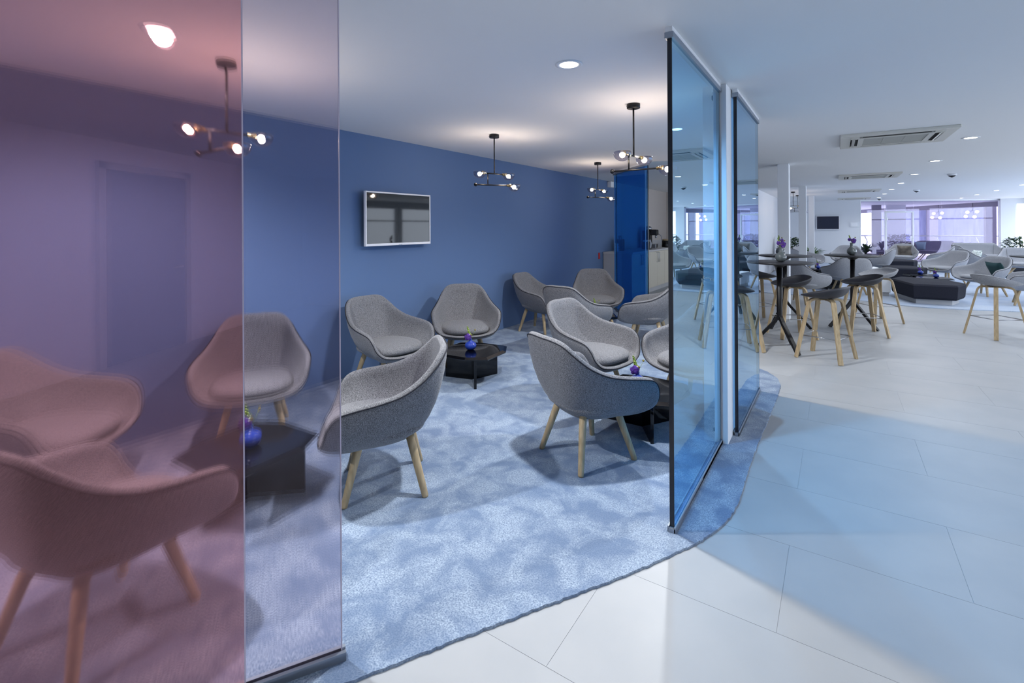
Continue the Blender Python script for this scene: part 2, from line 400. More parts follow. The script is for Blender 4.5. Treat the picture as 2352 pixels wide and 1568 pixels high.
# ---------------------------------------------------------------- terrace and hall beyond the glass
struct(MB().prism([(-3, 24.2), (0.8, 24.2), (5.3, 26.75), (9, 26.9), (12, 40), (-6, 40)], -0.2, -0.01).build('floor_terrace', M['terrace']))
struct(MB().prism([(-3, 24.2), (0.8, 24.2), (5.3, 26.75), (5.6, 27.0), (0.6, 38), (-3, 38)], 2.47, 2.6).build('ceiling_terrace', M['white']))
struct(MB().prism([(5.5, 26.85), (5.75, 27.0), (0.75, 38.2), (0.5, 38.0)], 2.27, 2.47).build('trim_terrace_beam', M['mauve_frame']))
struct(MB().box(1.37, 1.73, 28.2, 28.5, -0.01, 2.47).build('wall_terrace_pier', M['mauve_frame']))
struct(MB().box(1.95, 2.68, 28.9, 29.1, -0.01, 2.47).build('wall_terrace', M['white']))
struct(MB().box(5.24, 5.56, 28.1, 28.5, -0.01, 2.47).build('wall_terrace_post', M['mauve_frame']))
hall = thing('hall_building', 'dim blue-grey hall structure beyond the terrace railing', 'building', (10, 46, -2))
MB().box(-7, -1, 0, 3, -1.0, 5.5).build('wall', M['dull_hall'], hall)
MB().add([(-9, -1, 5.0), (-0.5, -1, 7.0), (-0.5, -1, 7.8), (-9, -1, 6.0), (-9, 4, 5.0), (-0.5, 4, 7.0), (-0.5, 4, 7.8), (-9, 4, 6.0)],
         [(0, 1, 2, 3), (7, 6, 5, 4), (0, 4, 5, 1), (3, 2, 6, 7), (1, 5, 6, 2), (0, 3, 7, 4)]).build('roof', M['white'], hall)
MB().box(-4.6, -4.0, -0.5, 0.0, -1.0, 5.5).build('pilaster', M['mauve_frame'], hall)
rail_t = thing('railing', 'slim steel railing along the terrace edge', 'railing', (0, 0, 0))
MB().tube([(1.0, 31.0, 1.0), (7.6, 31.0, 1.0), (8.6, 31.0, 0.4)], 0.03).build('handrail', M['steel'], rail_t)
for x in (1.2, 2.6, 4.0, 5.4, 6.8): MB().tube([(x, 31.0, -0.01), (x + 0.12, 31.0, 0.7), (x, 31.0, 1.0)], 0.025).build('post', M['steel'], rail_t)
MB().tube([(1.0, 31.0, 0.55), (7.6, 31.0, 0.55)], 0.012).build('cable', M['steel'], rail_t)
for gx, gy, gt in ((4.0, 30.2, 'the white terrace wall'), (4.85, 28.2, 'the mauve terrace post')):
    t = thing('globe_pendant', 'cluster of small glowing globes over the terrace near ' + gt, 'lamp', (gx, gy, 2.47), 0, 'globe clusters outside the glass wall')
    MB().tube([(0, 0, 0), (0, 0, -0.35)], 0.01).build('stem', M['black'], t)
    for a, b, c in ((-0.17, 0, -0.40), (0.13, 0, -0.38), (-0.22, 0.05, -0.58), (0.06, 0.05, -0.60)):
        MB().tube([(0, 0, -0.3), (a, b, c)], 0.006).build('arm', M['black'], t)
        MB().ball((a, b, c), 0.065).build('globe', M['bulb_soft'], t)

# ---------------------------------------------------------------- coloured glass partitions
def partition(label, p0, ang, length, mat, edge_mat, th=0.02, off=0.0, sides=(0, 1), bare=None):
    t = thing('glass_partition', label, 'glass panel', (p0[0], p0[1], 0), ang)
    y0, y1 = off - th / 2, off + th / 2
    pn = MB().box(0.004, length - 0.004, y0, y1, 0.035, 2.50).build('pane', mat, t)
    if bare:                                                    # the film is on one face only
        pn.data.materials.append(bare)
        for pl in pn.data.polygons:
            if pl.normal.y > -0.5: pl.material_index = 1
    for s in sides:
        x = 0.0 if s == 0 else length - 0.004
        MB().box(x, x + 0.004, y0 - 0.0005, y1 + 0.0005, 0.035, 2.50).build('pane_edge', edge_mat, t)
    MB().box(-0.012, length + 0.012, off - 0.02, off - th / 2 - 0.001, CZ, 0.042, 0.001, 1).box(-0.012, length + 0.012, off + th / 2 + 0.001, off + 0.02, CZ, 0.042, 0.001, 1)\
        .box(-0.012, length + 0.012, off - 0.02, off + 0.02, CZ, 0.033).build('floor_rail', M['alu'], t)
    MB().box(-0.012, length + 0.012, off - 0.022, off + 0.022, 2.495, 2.525, 0.001, 1).build('head_rail', M['alu'], t)
    MB().box(-0.012, length + 0.012, off - 0.018, off + 0.018, 2.525, CEIL).build('ceiling_batten', M['white'], t)
    return t
partition('tall mirror-like blue glass panel standing before the white column', (-0.695, 2.47), PI / 2, 1.19, M['film_blue'], M['pane_edge_dark'], 0.022, bare=M['film_blue_bare'])
partition('tall pale blue glass panel standing behind the white column', (-0.615, 3.865), PI / 2, 1.155, M['film_blue_pale'], M['pane_edge_dark'], 0.022, bare=M['film_blue_pale_bare'])
angA = math.atan2(-0.86, -0.51)
partition('violet tinted glass panel at the open end of the carpet', (-1.478, 1.098), angA, 1.25, M['film_violet'], M['pane_edge_pale'], 0.01)
partition('pink tinted hazy glass panel overlapping the violet one', (-1.478 - 0.51 * 0.30, 1.098 - 0.86 * 0.30), angA, 1.25, M['film_pink'], M['pane_edge_pale'], 0.01, 0.045)
angP = math.atan2(-0.72, 0.694)
partition('deep blue glass panel nearest the blue wall by the kitchen', (-3.455, 8.525), angP, 1.30, M['film_deep_blue'], M['pane_edge_pale'], 0.014, 0.03)
partition('deep blue glass panel nearest the cream kitchen doors', (-3.455 + 0.694 * 0.24, 8.525 - 0.72 * 0.24), angP, 1.275, M['film_deep_blue'], M['pane_edge_dark'], 0.014, -0.03)

# ================================================================ CEILING FITTINGS
def downlight_proto():
    t = thing('downlight', 'round recessed ceiling downlight', 'downlight')
    MB().lathe([(0.055, 0.0), (0.058, -0.004), (0.075, -0.007), (0.085, -0.003), (0.085, 0.0)], 28).build('trim_ring', M['white'], t)
    MB().lathe([(0.001, -0.0045), (0.056, -0.0045), (0.056, -0.001), (0.001, -0.001)], 28).build('lens', M['glow'], t)
    return t
dl = downlight_proto(); first = True
def place_dl(x, y, label, group, power, col=(0.94, 0.97, 1.0)):
    global first
    if first: t = dl; first = False; t.location = (x, y, CEIL); t['label'] = label
    else: t = dup(dl, (x, y, CEIL), 0, label)
    t['group'] = group
    lights.append((t, power, col))
lights = []
gl, gm = 'downlights over the white lounge floor', 'downlights of the blue lounge corner'
ORD = ['first', 'second', 'third', 'fourth', 'fifth', 'sixth', 'seventh', 'eighth', 'ninth', 'tenth', 'eleventh']
rowA = [7.59 + 2.42 * i for i in range(6, -4, -1)]
for k, y in enumerate(rowA): place_dl(1.29, y, ORD[k] + ' ceiling downlight from the far glass wall in the row beside the cassettes', gl, P_LOUNGE if y > 7 else P_NEAR)
rowB = [24.7 - 2.42 * i for i in range(10)]
for k, y in enumerate(rowB): place_dl(3.93, y, ORD[k] + ' ceiling downlight from the far glass wall in the row nearer the windows', gl, P_LOUNGE if y > 7 else P_NEAR)
place_dl(-2.84, -1.37, 'added unseen ceiling downlight at the hidden end of the blue room', gm, P_ROOM)  # added out of view to brighten the armchair behind the pink panel
place_dl(-1.367, 2.68, 'recessed round ceiling downlight before the black pendant, over the carpet', gm, P_ROOM)
place_dl(-1.367, 5.10, 'recessed ceiling downlight glowing through the mirror-like blue panel', gm, P_ROOM)
place_dl(-2.84, 1.05, 'recessed round ceiling downlight behind the pink panel', gm, P_ROOM)
for t, p, c in lights:
    light('SPOT', 'beam', t, (0, 0, -0.02), p, c, 0.045, spot_size=math.radians(158), spot_blend=0.6)

def cassette(y, label):
    t = thing('air_conditioner', label, 'air conditioner', (0.54, y, CEIL), 0, 'ceiling cassettes')
    f = MB()
    for a, b, c, d in ((-0.5, 0.5, -0.5, -0.40), (-0.5, 0.5, 0.40, 0.5), (-0.5, -0.40, -0.40, 0.40), (0.40, 0.5, -0.40, 0.40)):
        f.box(a, b, c, d, -0.03, 0.0, 0.004, 1)
    for a, b, c, d in ((-0.40, 0.40, -0.33, -0.28), (-0.40, 0.40, 0.28, 0.33), (-0.33, -0.28, -0.28, 0.28), (0.28, 0.33, -0.28, 0.28)):
        f.box(a, b, c, d, -0.036, -0.006)
    for sx in (-1, 1):
        for sy in (-1, 1):
            f.box(min(sx * 0.32, sx * 0.40), max(sx * 0.32, sx * 0.40), min(sy * 0.32, sy * 0.40), max(sy * 0.32, sy * 0.40), -0.032, -0.006)
    f.build('frame', M['ivory'], t)
    sb = MB().box(-0.40, 0.40, -0.40, 0.40, -0.006, -0.001)
    for k in range(4): sb.box(-0.29, 0.29, -0.392, -0.338, -0.031, -0.006, 0, 2, Matrix.Rotation(k * PI / 2, 4, 'Z'))  # near-black blocks fill the air slots, standing in for the shade inside
    sb.build('slot_shade', M['dark_slot'], t)
    g = MB().box(-0.28, 0.28, -0.28, 0.28, -0.030, -0.018)
    for x in (-0.10, 0.09): g.box(x, x + 0.008, -0.28, 0.28, -0.032, -0.029)
    g.build('intake_grille', M['grille'], t)
    for k in (1, 3):
        Mx = Matrix.Rotation(k * PI / 2, 4, 'Z') @ Matrix.Translation((0, -0.372, -0.040)) @ Matrix.Rotation(math.radians(-25), 4, 'X')
        MB().box(-0.30, 0.30, -0.016, 0.012, -0.002, 0.002, 0, 2, Mx).build('air_flap', M['ivory'], t)
for y, l in ((7.0, 'square ceiling air cassette above the bar tables'), (12.15, 'square ceiling air cassette above the lounge rug edge'),
             (17.3, 'square ceiling air cassette above the middle of the lounge'), (22.2, 'square ceiling air cassette near the far glass wall')):
    cassette(y, l)
for x, y, l in ((1.90, 12.8, 'domed smoke detector between the downlights and the windows'), (1.92, 18.1, 'domed smoke detector deeper in the lounge'), (1.35, 23.0, 'domed smoke detector by the far glass wall')):
    t = thing('smoke_detector', l, 'detector', (x, y, CEIL))
    MB().lathe([(0.075, 0), (0.078, -0.02), (0.06, -0.035)], 20).build('base', M['white'], t)
    MB().lathe([(0.058, -0.035), (0.045, -0.05), (0.012, -0.07), (0.001, -0.072)], 20).build('sensor_dome', M['dark_slot'], t)

# black pendants with smoked half-dome glasses
def pendant(x, y, upper_ang, lower_ang, label, half=0.20, drop=0.425, glow='bulb'):
    t = thing('pendant_lamp', label, 'lamp', (x, y, CEIL), 0, 'black pendants')
    MB().lathe([(0.052, 0), (0.054, -0.003), (0.054, -0.034), (0.050, -0.037)], 28).build('ceiling_canopy', M['black'], t)
    MB().ball((-0.045, -0.028, -0.018), 0.006).build('grub_screw', M['steel'], t)
    MB().tube([(0, 0, -0.03), (0, 0, -drop)], 0.007).build('rod', M['black'], t)
    zu, zl = -drop, -drop - 0.125
    ud = Vector((math.cos(upper_ang), math.sin(upper_ang), 0)); ld = Vector((math.cos(lower_ang), math.sin(lower_ang), 0))
    up = lambda s, z=zu: Vector((0, 0, z)) + ud * s
    MB().tube([up(-half + 0.08), up(half - 0.08)], 0.007).build('upper_arm', M['black'], t)
    j = ud * (-0.09)
    MB().tube([j + Vector((0, 0, zu)), j + Vector((0, 0, zl))], 0.0065).build('link_rod', M['black'], t)
    lo = lambda s: j + Vector((0, 0, zl)) + ld * s
    MB().tube([lo(-0.13), lo(0.22)], 0.007).build('lower_arm', M['black'], t)
    MB().ball(lo(-0.14), 0.019).build('counterweight_ball', M['black'], t)
    for c, dr in ((up(-half), -ud), (up(half), ud), (lo(0.31), ld)):
        a = c - dr * 0.085
        MB().tube([a, a + dr * 0.035, a + dr * 0.037, a + dr * 0.05], [0.013, 0.013, 0.016, 0.016], 14).build('socket', M['brass'], t)
        prof = [(0.070 * math.sin(q), -0.062 * math.cos(q)) for q in [0.02 + (PI / 2 - 0.02) * k / 9 for k in range(10)]]
        prof += [(0.071, 0.008), (0.066, 0.014), (0.045, 0.0155), (0.001, 0.016)]
        g = MB().lathe(prof, 28, c).build('glass_dome', M['dome_glass'], t)
        MB().ball(c + Vector((0, 0, -0.014)), 0.0215, 10).build('bulb', M[glow], t)
    return t
D = math.radians
pendant(-3.032, 1.46, D(84), D(0), 'black pendant hanging behind the pink and violet panels')
pendant(-3.077, 4.253, D(75), D(59), 'black pendant hanging between the wall screen and the carpet armchairs')
pendant(-3.10, 7.047, D(86), D(61), 'black pendant hanging near the deep blue panels')
pendant(-1.378, 3.853, D(84), D(0), 'black pendant whose end lamp is cut by the mirror-like blue panel')
for y, l in ((16.6, 'black pendant by the white core wall, nearer the bar tables'), (18.6, 'black pendant by the white core wall, farther down the lounge')):
    pendant(-1.07, y, D(20), D(-5), l, glow='bulb_dim')
t = thing('filament_lamp', 'bare filament bulb on a cord with copper socket', 'lamp', (-1.92, 11.55, CEIL))
MB().lathe([(0.03, 0), (0.03, -0.06)], 16).build('ceiling_canopy', M['black'], t)
MB().tube([(0, 0, -0.05), (0, 0, -0.42)], 0.004).build('cord', M['black'], t)
MB().lathe([(0.012, -0.40), (0.022, -0.43), (0.022, -0.49)], 16).build('socket', M['copper'], t)
MB().lathe([(0.016, -0.49), (0.036, -0.56), (0.034, -0.61), (0.012, -0.645), (0.001, -0.648)], 16).build('bulb', M['bulb_soft'], t)
# ================================================================ ARMCHAIRS
def rim_keys(sx=1.0, add=0.0):
    """half profile of the rim from back centre to front centre (x, y, z); add widens the flat middle"""
    h = [(0.0, -0.365, 0.822), (0.115, -0.362, 0.822), (0.20, -0.342, 0.804), (0.258, -0.290, 0.745), (0.302, -0.205, 0.672), (0.342, -0.095, 0.618),
         (0.372, 0.03, 0.592), (0.388, 0.15, 0.575), (0.388, 0.235, 0.552), (0.378, 0.282, 0.500), (0.352, 0.308, 0.425),
         (0.285, 0.336, 0.362), (0.15, 0.362, 0.335), (0.0, 0.368, 0.330)]
    h = [(x * sx + (add if x > 0.05 else 0.0), y, z) for x, y, z in h]
    return h + [(-x, y, z) for x, y, z in reversed(h[1:-1])]

def shell_mesh(keys, n, zb_out, zb_in, thick=0.045, bump=0.020, cx=0.39, a=0.72, b=1.3, ai=0.55, bi=1.15, ro=9, ri=9, wide=0.0):
    R = spline(keys, n); m = MB(); rings = []
    tang = [(R[(i + 1) % n] - R[i - 1]).normalized() for i in range(n)]
    inw, nor = [], []
    for i, p in enumerate(R):
        px = math.copysign(max(abs(p.x) - wide, 0.0), p.x)
        v = Vector((-px / cx ** 2, -p.y / 0.37 ** 2, 0)); v = v.normalized()
        v = (v - tang[i] * v.dot(tang[i])).normalized()
        inw.append(v); q = tang[i].cross(v)
        if q.z < -0.05 or (abs(q.z) <= 0.05 and q.y < 0): q = -q
        nor.append(q)
    base = lambda p: Vector((math.copysign(max(0, min(abs(p.x), wide)), p.x), 0, 0))
    for k in range(ro, 0, -1):                                  # outside, bottom to rim
        ph = PI / 2 * k / ro; A = max(math.cos(ph), 0.0) ** a; B = 1 - math.sin(ph) ** b
        rings.append([base(p) + Vector(((p.x - base(p).x) * A, p.y * A, zb_out + (p.z - zb_out) * B)) for p in R])
    for k in range(0, 7):                                       # rolled rim
        u = k / 6
        rings.append([p + inw[i] * (thick * u) + nor[i] * (bump * math.sin(PI * u)) for i, p in enumerate(R)])
    I = [p + inw[i] * thick for i, p in enumerate(R)]
    for k in range(1, ri + 1):                                  # inside, rim to seat
        ph = PI / 2 * k / ri; A = max(math.cos(ph), 0.0) ** ai; B = 1 - math.sin(ph) ** bi
        rings.append([base(p) + Vector(((p.x - base(p).x) * A, p.y * A, zb_in + (p.z - zb_in) * B)) for p in I])
    vs = [v for r in rings for v in r]; fs = []
    for j in range(len(rings) - 1):
        for i in range(n):
            fs.append((j * n + i, j * n + (i + 1) % n, (j + 1) * n + (i + 1) % n, (j + 1) * n + i))
    m.add(vs, fs, True)
    seam = [p + inw[i] * -0.0015 + nor[i] * 0.004 for i, p in enumerate(R)]
    return m, seam

def pad(rx, ry, z0, z1, cx=0.0, cy=0.0, p=2.6, n=44):
    prof = []
    for k in range(11):
        q = -PI / 2 + PI * k / 10
        prof.append((max(abs(math.cos(q)) ** 0.42, 1e-4), (z0 + z1) / 2 + (z1 - z0) / 2 * math.copysign(abs(math.sin(q)) ** 0.9, math.sin(q))))
    m = MB(); vs, fs = [], []
    for s, z in prof:
        for k in range(n):
            t = 2 * PI * k / n; c, d = math.cos(t), math.sin(t)
            vs.append((cx + s * rx * math.copysign(abs(c) ** (2 / p), c), cy + s * ry * math.copysign(abs(d) ** (2 / p), d), z))
    for i in range(len(prof) - 1):
        for k in range(n):
            fs.append((i * n + k, i * n + (k + 1) % n, (i + 1) * n + (k + 1) % n, (i + 1) * n + k))
    return m.add(vs, fs, True)

def leg_mesh(x, y):
    s = (math.copysign(1, x), math.copysign(1, y))
    return MB().tube([(x * 0.62, y * 0.62, 0.335), (x * 0.72, y * 0.72, 0.25), (x, y, 0.006), (x * 1.002, y * 1.002, 0.0)],
                     [0.0245, 0.024, 0.0185, 0.0165], 14)

def make_chair(name, felt, cat='armchair', sx=1.0, add=0.0, legs=((0.22, 0.22), (-0.22, 0.22), (0.22, -0.22), (-0.22, -0.22))):
    t = thing(name, name, cat)
    keys = rim_keys(sx, add)
    m, seam = shell_mesh(keys, 96 if add == 0 else 120, 0.268, 0.345, wide=add)
    m.build('shell', felt, t)
    MB().tube(seam, 0.0040, 6, True).build('piping', M['piping'], t)
    pad(0.285 * sx + add, 0.292, 0.335, 0.440, 0, 0.052).build('seat_cushion', felt, t)
    for x, y in legs: leg_mesh(x, y).build('leg', M['oak'], t)
    return t

G1 = 'armchairs of the blue lounge corner'
CH = [  # x, y, heading, label
    (-1.41, 3.00, -26.8, 'grey felt armchair seen from behind beside the mirror-like blue panel'),
    (-2.27, 2.00, 138.3, 'grey felt armchair partly behind the violet panel, its round shadow beneath'),
    (-1.88, 4.07, -101, 'grey felt armchair facing the black table beside the blue panel'),
    (-3.67, 3.25, -93, 'grey felt armchair under the wall screen, against the blue wall'),
    (-3.67, 6.20, -90, 'grey felt armchair against the blue wall, farthest from the wall screen'),
    (-3.59, 4.37, -137, 'grey felt armchair by the blue wall behind the octagonal black table'),
    (-3.66, 1.95, -121.5, 'grey felt armchair by the blue wall seen through the violet panel edge'),
    (-3.72, 0.78, -53, 'grey felt armchair behind the pink panel, pushed to the blue wall'),
    (-2.37, 0.665, 15, 'grey felt armchair close behind the pink panel, seen from its back'),
    (-2.69, 5.38, -5, 'grey felt armchair turning its back, between two other armchairs'),
    (-3.16, 7.10, -146, 'grey felt armchair facing out, next to the deep blue panels'),
    (-2.03, 6.20, 98, 'grey felt armchair turned to the blue wall, before the kitchen doors'),
    (-1.00, 4.38, 162, 'grey felt armchair half hidden by the mirror-like blue panel'),
]
proto = make_chair('armchair', M['fabric'])
for i, (x, y, a, l) in enumerate(CH):
    if i == 0:
        proto.location = (x, y, CZ + 0.001); proto.rotation_euler.z = D(a); proto['label'] = l; proto['group'] = G1
    else: dup(proto, (x, y, CZ + 0.001), D(a), l, G1)
G2 = 'armchairs of the far lounge'
LC = [
    (-0.62, 11.2, -30, 'grey felt armchair turning its back beside the second white column'),
    (-0.78, 18.3, -114, 'grey felt armchair by the ferns, seat towards the black side tables'),
    (-1.05, 17.0, -30, 'grey felt armchair before the ferns, its back turned'),
    (0.30, 20.0, 175, 'grey felt armchair behind the middle bar table, under the far screen'),
    (1.05, 17.9, 75, 'grey felt armchair in side view behind the middle bar table'),
    (0.22, 13.25, 17, 'grey felt armchair turning its back behind the grey bar stool'),
    (1.98, 22.5, 170, 'grey felt armchair with a taupe cushion before the glass door'),
    (2.75, 20.6, 80, 'grey felt armchair in side view next to the taupe cushion seat'),
    (2.42, 17.0, 127, 'grey felt armchair without cushion, facing the charcoal benches'),
    (2.66, 14.45, 127, 'grey felt armchair with a bottle green cushion'),
    (3.05, 13.1, 80, 'grey felt armchair behind the felt bar stool'),
    (3.95, 14.3, 60, 'grey felt armchair turned away near the green cushion seat'),
    (3.65, 22.0, -75, 'grey felt armchair turned to the long sofa'),
    (3.30, 18.7, -75, 'grey felt armchair with leaf print cushion'),
    (4.75, 16.4, -60, 'grey felt armchair turned to the windows'),
]
p2 = make_chair('armchair', M['fabric_light'], 'armchair', 1.24, 0.0, ((0.27, 0.22), (-0.27, 0.22), (0.27, -0.22), (-0.27, -0.22)))
for i, (x, y, a, l) in enumerate(LC):
    if i == 0:
        p2.location = (x, y, CZ + 0.001); p2.rotation_euler.z = D(a); p2['label'] = l; p2['group'] = G2
    else: dup(p2, (x, y, CZ + 0.001), D(a), l, G2)
# sofas
LEG6 = ((0.62, 0.22), (-0.62, 0.22), (0.62, -0.22), (-0.62, -0.22))
s1 = make_chair('sofa', M['fabric_light'], 'sofa', 1.0, 0.42, LEG6)
s1.location = (4.35, 24.4, CZ + 0.001); s1.rotation_euler.z = D(195); s1['label'] = 'long light grey felt sofa before the glass wall'; s1['group'] = 'sofas of the far lounge'
dup(s1, (4.75, 19.9, CZ + 0.001), D(172), 'long light grey felt sofa before the plants', 'sofas of the far lounge')
s2 = make_chair('sofa', M['lilac_felt'], 'sofa', 1.0, 0.42, LEG6)
s2.location = (2.05, 26.6, -0.01); s2.rotation_euler.z = D(160); s2['label'] = 'lilac-grey sofa on the terrace behind the glass door'; s2['group'] = 'terrace sofas'
dup(s2, (3.65, 28.0, -0.01), D(185), 'lilac-grey sofa on the terrace beneath the railing', 'terrace sofas')

def pillow(loc, rz, tilt, mat, label, s=0.42):
    m = MB(); n = 10; vs, fs = [], []
    for side in (1, -1):
        for i in range(n + 1):
            for j in range(n + 1):
                u, v = i / n * 2 - 1, j / n * 2 - 1
                pin = 1 - 0.07 * (1 - (u * v) ** 2)
                th = 0.065 * ((1 - u ** 4) * (1 - v ** 4)) ** 0.5
                vs.append((u * s / 2 * pin, side * th, v * s / 2 * pin))
    k = (n + 1) ** 2
    for o in (0, k):
        for i in range(n):
            for j in range(n):
                q = (o + i * (n + 1) + j, o + (i + 1) * (n + 1) + j, o + (i + 1) * (n + 1) + j + 1, o + i * (n + 1) + j + 1)
                fs.append(q if o else tuple(reversed(q)))
    m.add(vs, fs, True)
    o = m.build('throw_pillow', mat); o.location = loc; o.rotation_euler = (D(tilt), 0, rz)
    return tag(o, label, 'pillow')
pillow((2.05, 22.58, 0.60), D(170), -18, M['pillow_brown'], 'taupe velvet cushion on the armchair before the glass door')
pillow((2.86, 14.45, 0.57), D(120), -28, M['pillow_green'], 'bottle green cushion leaning in a grey armchair', 0.38)
pillow((3.26, 18.72, 0.62), D(-75), -18, M['pillow_white'], 'white leaf print cushion on an armchair')
pillow((2.5, 26.6, 0.60), D(160), -18, M['pillow_brown'], 'taupe cushion on the terrace sofa behind the glass door', 0.40)
pillow((3.10, 28.1, 0.60), D(185), -20, M['pillow_teal'], 'pale teal cushion on the terrace sofa beneath the railing', 0.40)
pillow((4.3, 28.1, 0.60), D(185), -20, M['pillow_brown'], 'taupe cushion on the terrace sofa beneath the railing', 0.40)

# ================================================================ BLACK COFFEE TABLES
def make_table():
    t = thing('coffee_table', 'table', 'table')
    n = 8; R0 = [0.375, 0.34, 0.385, 0.33, 0.375, 0.345, 0.375, 0.34]; ang = [2 * PI * (k + 0.5) / n + (0.10 if k % 2 else -0.08) for k in range(n)]
    poly = lambda s, z: [(R0[k] * s * math.cos(ang[k]), R0[k] * s * math.sin(ang[k]), z) for k in range(n)]
    vs = poly(0.86, 0.268) + poly(0.985, 0.276) + poly(1.0, 0.286) + poly(0.90, 0.302)
    fs = [tuple(reversed(range(n))), tuple(range(3 * n, 4 * n))]
    for j in range(3):
        for k in range(n): fs.append((j * n + k, j * n + (k + 1) % n, (j + 1) * n + (k + 1) % n, (j + 1) * n + k))
    MB().add(vs, fs).build('table_top', M['black_gloss'], t)
    for k in range(3):
        Mx = Matrix.Rotation(2 * PI * k / 3, 4, 'Z')
        MB().box(0.0 if k else -0.012, 0.305, -0.012, 0.012, 0.0, 0.268, 0.002, 1, Mx).build('leg_panel', M['black_gloss'], t)
    return t
tb = make_table(); TB = [
    (-3.06, 3.84, -47, 'octagonal glossy black table between the wall armchairs', CZ),
    (-2.81, 1.467, 42, 'octagonal glossy black table behind the violet panel', CZ),
    (-1.24, 3.65, -60, 'octagonal glossy black table beside the mirror-like blue panel', CZ),
    (-2.85, 6.30, -20, 'octagonal glossy black table before the deep blue panels', CZ),
    (-0.44, 16.3, 10, 'octagonal glossy black table before the armchair by the ferns', CZ),
    (0.14, 18.75, -30, 'octagonal glossy black table in the middle of the lounge', CZ),
    (-0.19, 13.98, 30, 'octagonal glossy black table behind the grey armchair backs', CZ),
    (1.72, 15.75, 0, 'octagonal glossy black table between charcoal benches', CZ),
    (1.90, 14.85, 40, 'octagonal glossy black table at the green cushion seat', CZ)]
for i, (x, y, a, l, z) in enumerate(TB):
    if i == 0: tb.location = (x, y, z); tb.rotation_euler.z = D(a); tb['label'] = l; tb['group'] = 'black coffee tables'
    else: dup(tb, (x, y, z), D(a), l, 'black coffee tables')

# ---------------------------------------------------------------- vases with flowers
def petal(m, c, dr, r, flat=0.35):
    dr = Vector(dr).normalized(); q = dr.to_track_quat('Z', 'Y').to_matrix().to_4x4()
    m.lathe([(1e-5, -r * flat), (r * 0.7, -r * flat * 0.6), (r, 0), (r * 0.75, r * flat * 0.5), (1e-5, r * flat * 0.3)], 10, c, True, q)
def make_vase(kind):
    t = thing('vase', 'vase', 'vase')
    if kind == 'blue':
        prof = [(0.022, 0.0), (0.040, 0.008), (0.056, 0.030), (0.060, 0.048), (0.052, 0.068), (0.030, 0.083), (0.0145, 0.090), (0.013, 0.105), (0.0155, 0.113), (0.011, 0.113), (0.010, 0.095)]
        MB().lathe(prof, 32).build('body', M['blue_vase'], t); zt = 0.108
    else:
        prof = [(0.025, 0.0), (0.045, 0.010), (0.062, 0.038), (0.064, 0.062), (0.055, 0.092), (0.032, 0.115), (0.022, 0.125), (0.021, 0.175), (0.024, 0.182), (0.019, 0.182), (0.018, 0.13)]
        MB().lathe(prof, 32).build('body', M['grey_vase'], t); zt = 0.175
    s = MB().tube([(0, 0, zt - 0.02), (-0.006, 0, zt + 0.05), (-0.016, 0.004, zt + 0.10)], 0.0022, 6)
    s.tube([(0, 0, zt - 0.02), (0.02, 0, zt + 0.04), (0.045, 0.004, zt + 0.085)], 0.0012, 6)
    s.tube([(0, 0, zt - 0.02), (-0.012, -0.008, zt + 0.012), (-0.024, -0.014, zt + 0.02)], 0.002, 6)
    s.build('stems', M['green'], t)
    g = MB()
    for k in range(16):
        u = k / 15; a = k * 2.4; r = 0.011 * (1 - 0.55 * u)
        g.ball((-0.012 - 0.020 * u + r * 0.8 * math.cos(a), 0.003 + r * 0.8 * math.sin(a), zt + 0.050 + 0.075 * u), 0.0075 * (1.1 - 0.5 * u), 6, (1, 1, 1.3))
    g.build('snapdragon', M['green'], t)
    c = MB()
    for k in range(5): petal(c, (-0.008 + 0.008 * math.cos(k * 1.3), 0.008 * math.sin(k * 1.3), zt + 0.045), (math.cos(k * 1.3), math.sin(k * 1.3), 0.5), 0.010)
    c.build('cream_blossom', M['cream'], t)
    b = MB().ball((0.045, 0.004, zt + 0.09), 0.009, 8).ball((0.006, -0.014, zt + 0.044), 0.010, 8)
    b.build('seed_heads', M['olive'], t)
    p = MB(); f = Vector((-0.026, -0.018, zt + 0.024)) if kind == 'blue' else Vector((0.022, -0.014, zt + 0.045))
    for k in range(5):
        q = 2 * PI * k / 5 + PI / 2; petal(p, f + Vector((0.019 * math.cos(q), -0.004, 0.019 * math.sin(q))), (0.2 * math.cos(q), -1, 0.2 * math.sin(q)), 0.019)
    if kind != 'blue':
        f2 = Vector((-0.026, -0.004, zt + 0.06))
        for k in range(6):
            q = 2 * PI * k / 6; petal(p, f2 + Vector((0.014 * math.cos(q), -0.004, 0.014 * math.sin(q))), (0.4 * math.cos(q), -1, 0.4 * math.sin(q)), 0.014)
            petal(p, f + Vector((0.012 * math.cos(q), 0.012 * math.sin(q), -0.03)), (math.cos(q), math.sin(q), 0.4), 0.014)
    p.build('purple_flower', M['purple'], t)
    return t
vb = make_vase('blue'); fb = True
ZT = CZ + 0.302
def put_vase(src, x, y, z, a, l, g): return dup(src, (x, y, z), a, l, g)
VB = [(-3.07, 3.82, 'blue round vase with a dark pansy on the table between the wall armchairs', 35),
      (-2.78, 1.46, 'blue round vase on the black table behind the violet panel', 60),
      (-1.28, 3.64, 'blue round vase with violet bloom and seed heads beside the blue panel', 30),
      (-2.80, 6.28, 'blue round vase on the table before the deep blue panels', 40),
      (-0.44, 16.3, 'blue round vase on the table before the armchair by the ferns', 30),
      (0.12, 18.75, 'blue round vase on the table in the middle of the lounge', 30),
      (1.74, 15.75, 'blue round vase on the table between charcoal benches', 10),
      (1.92, 14.85, 'blue round vase on the table at the green cushion seat', 0)]
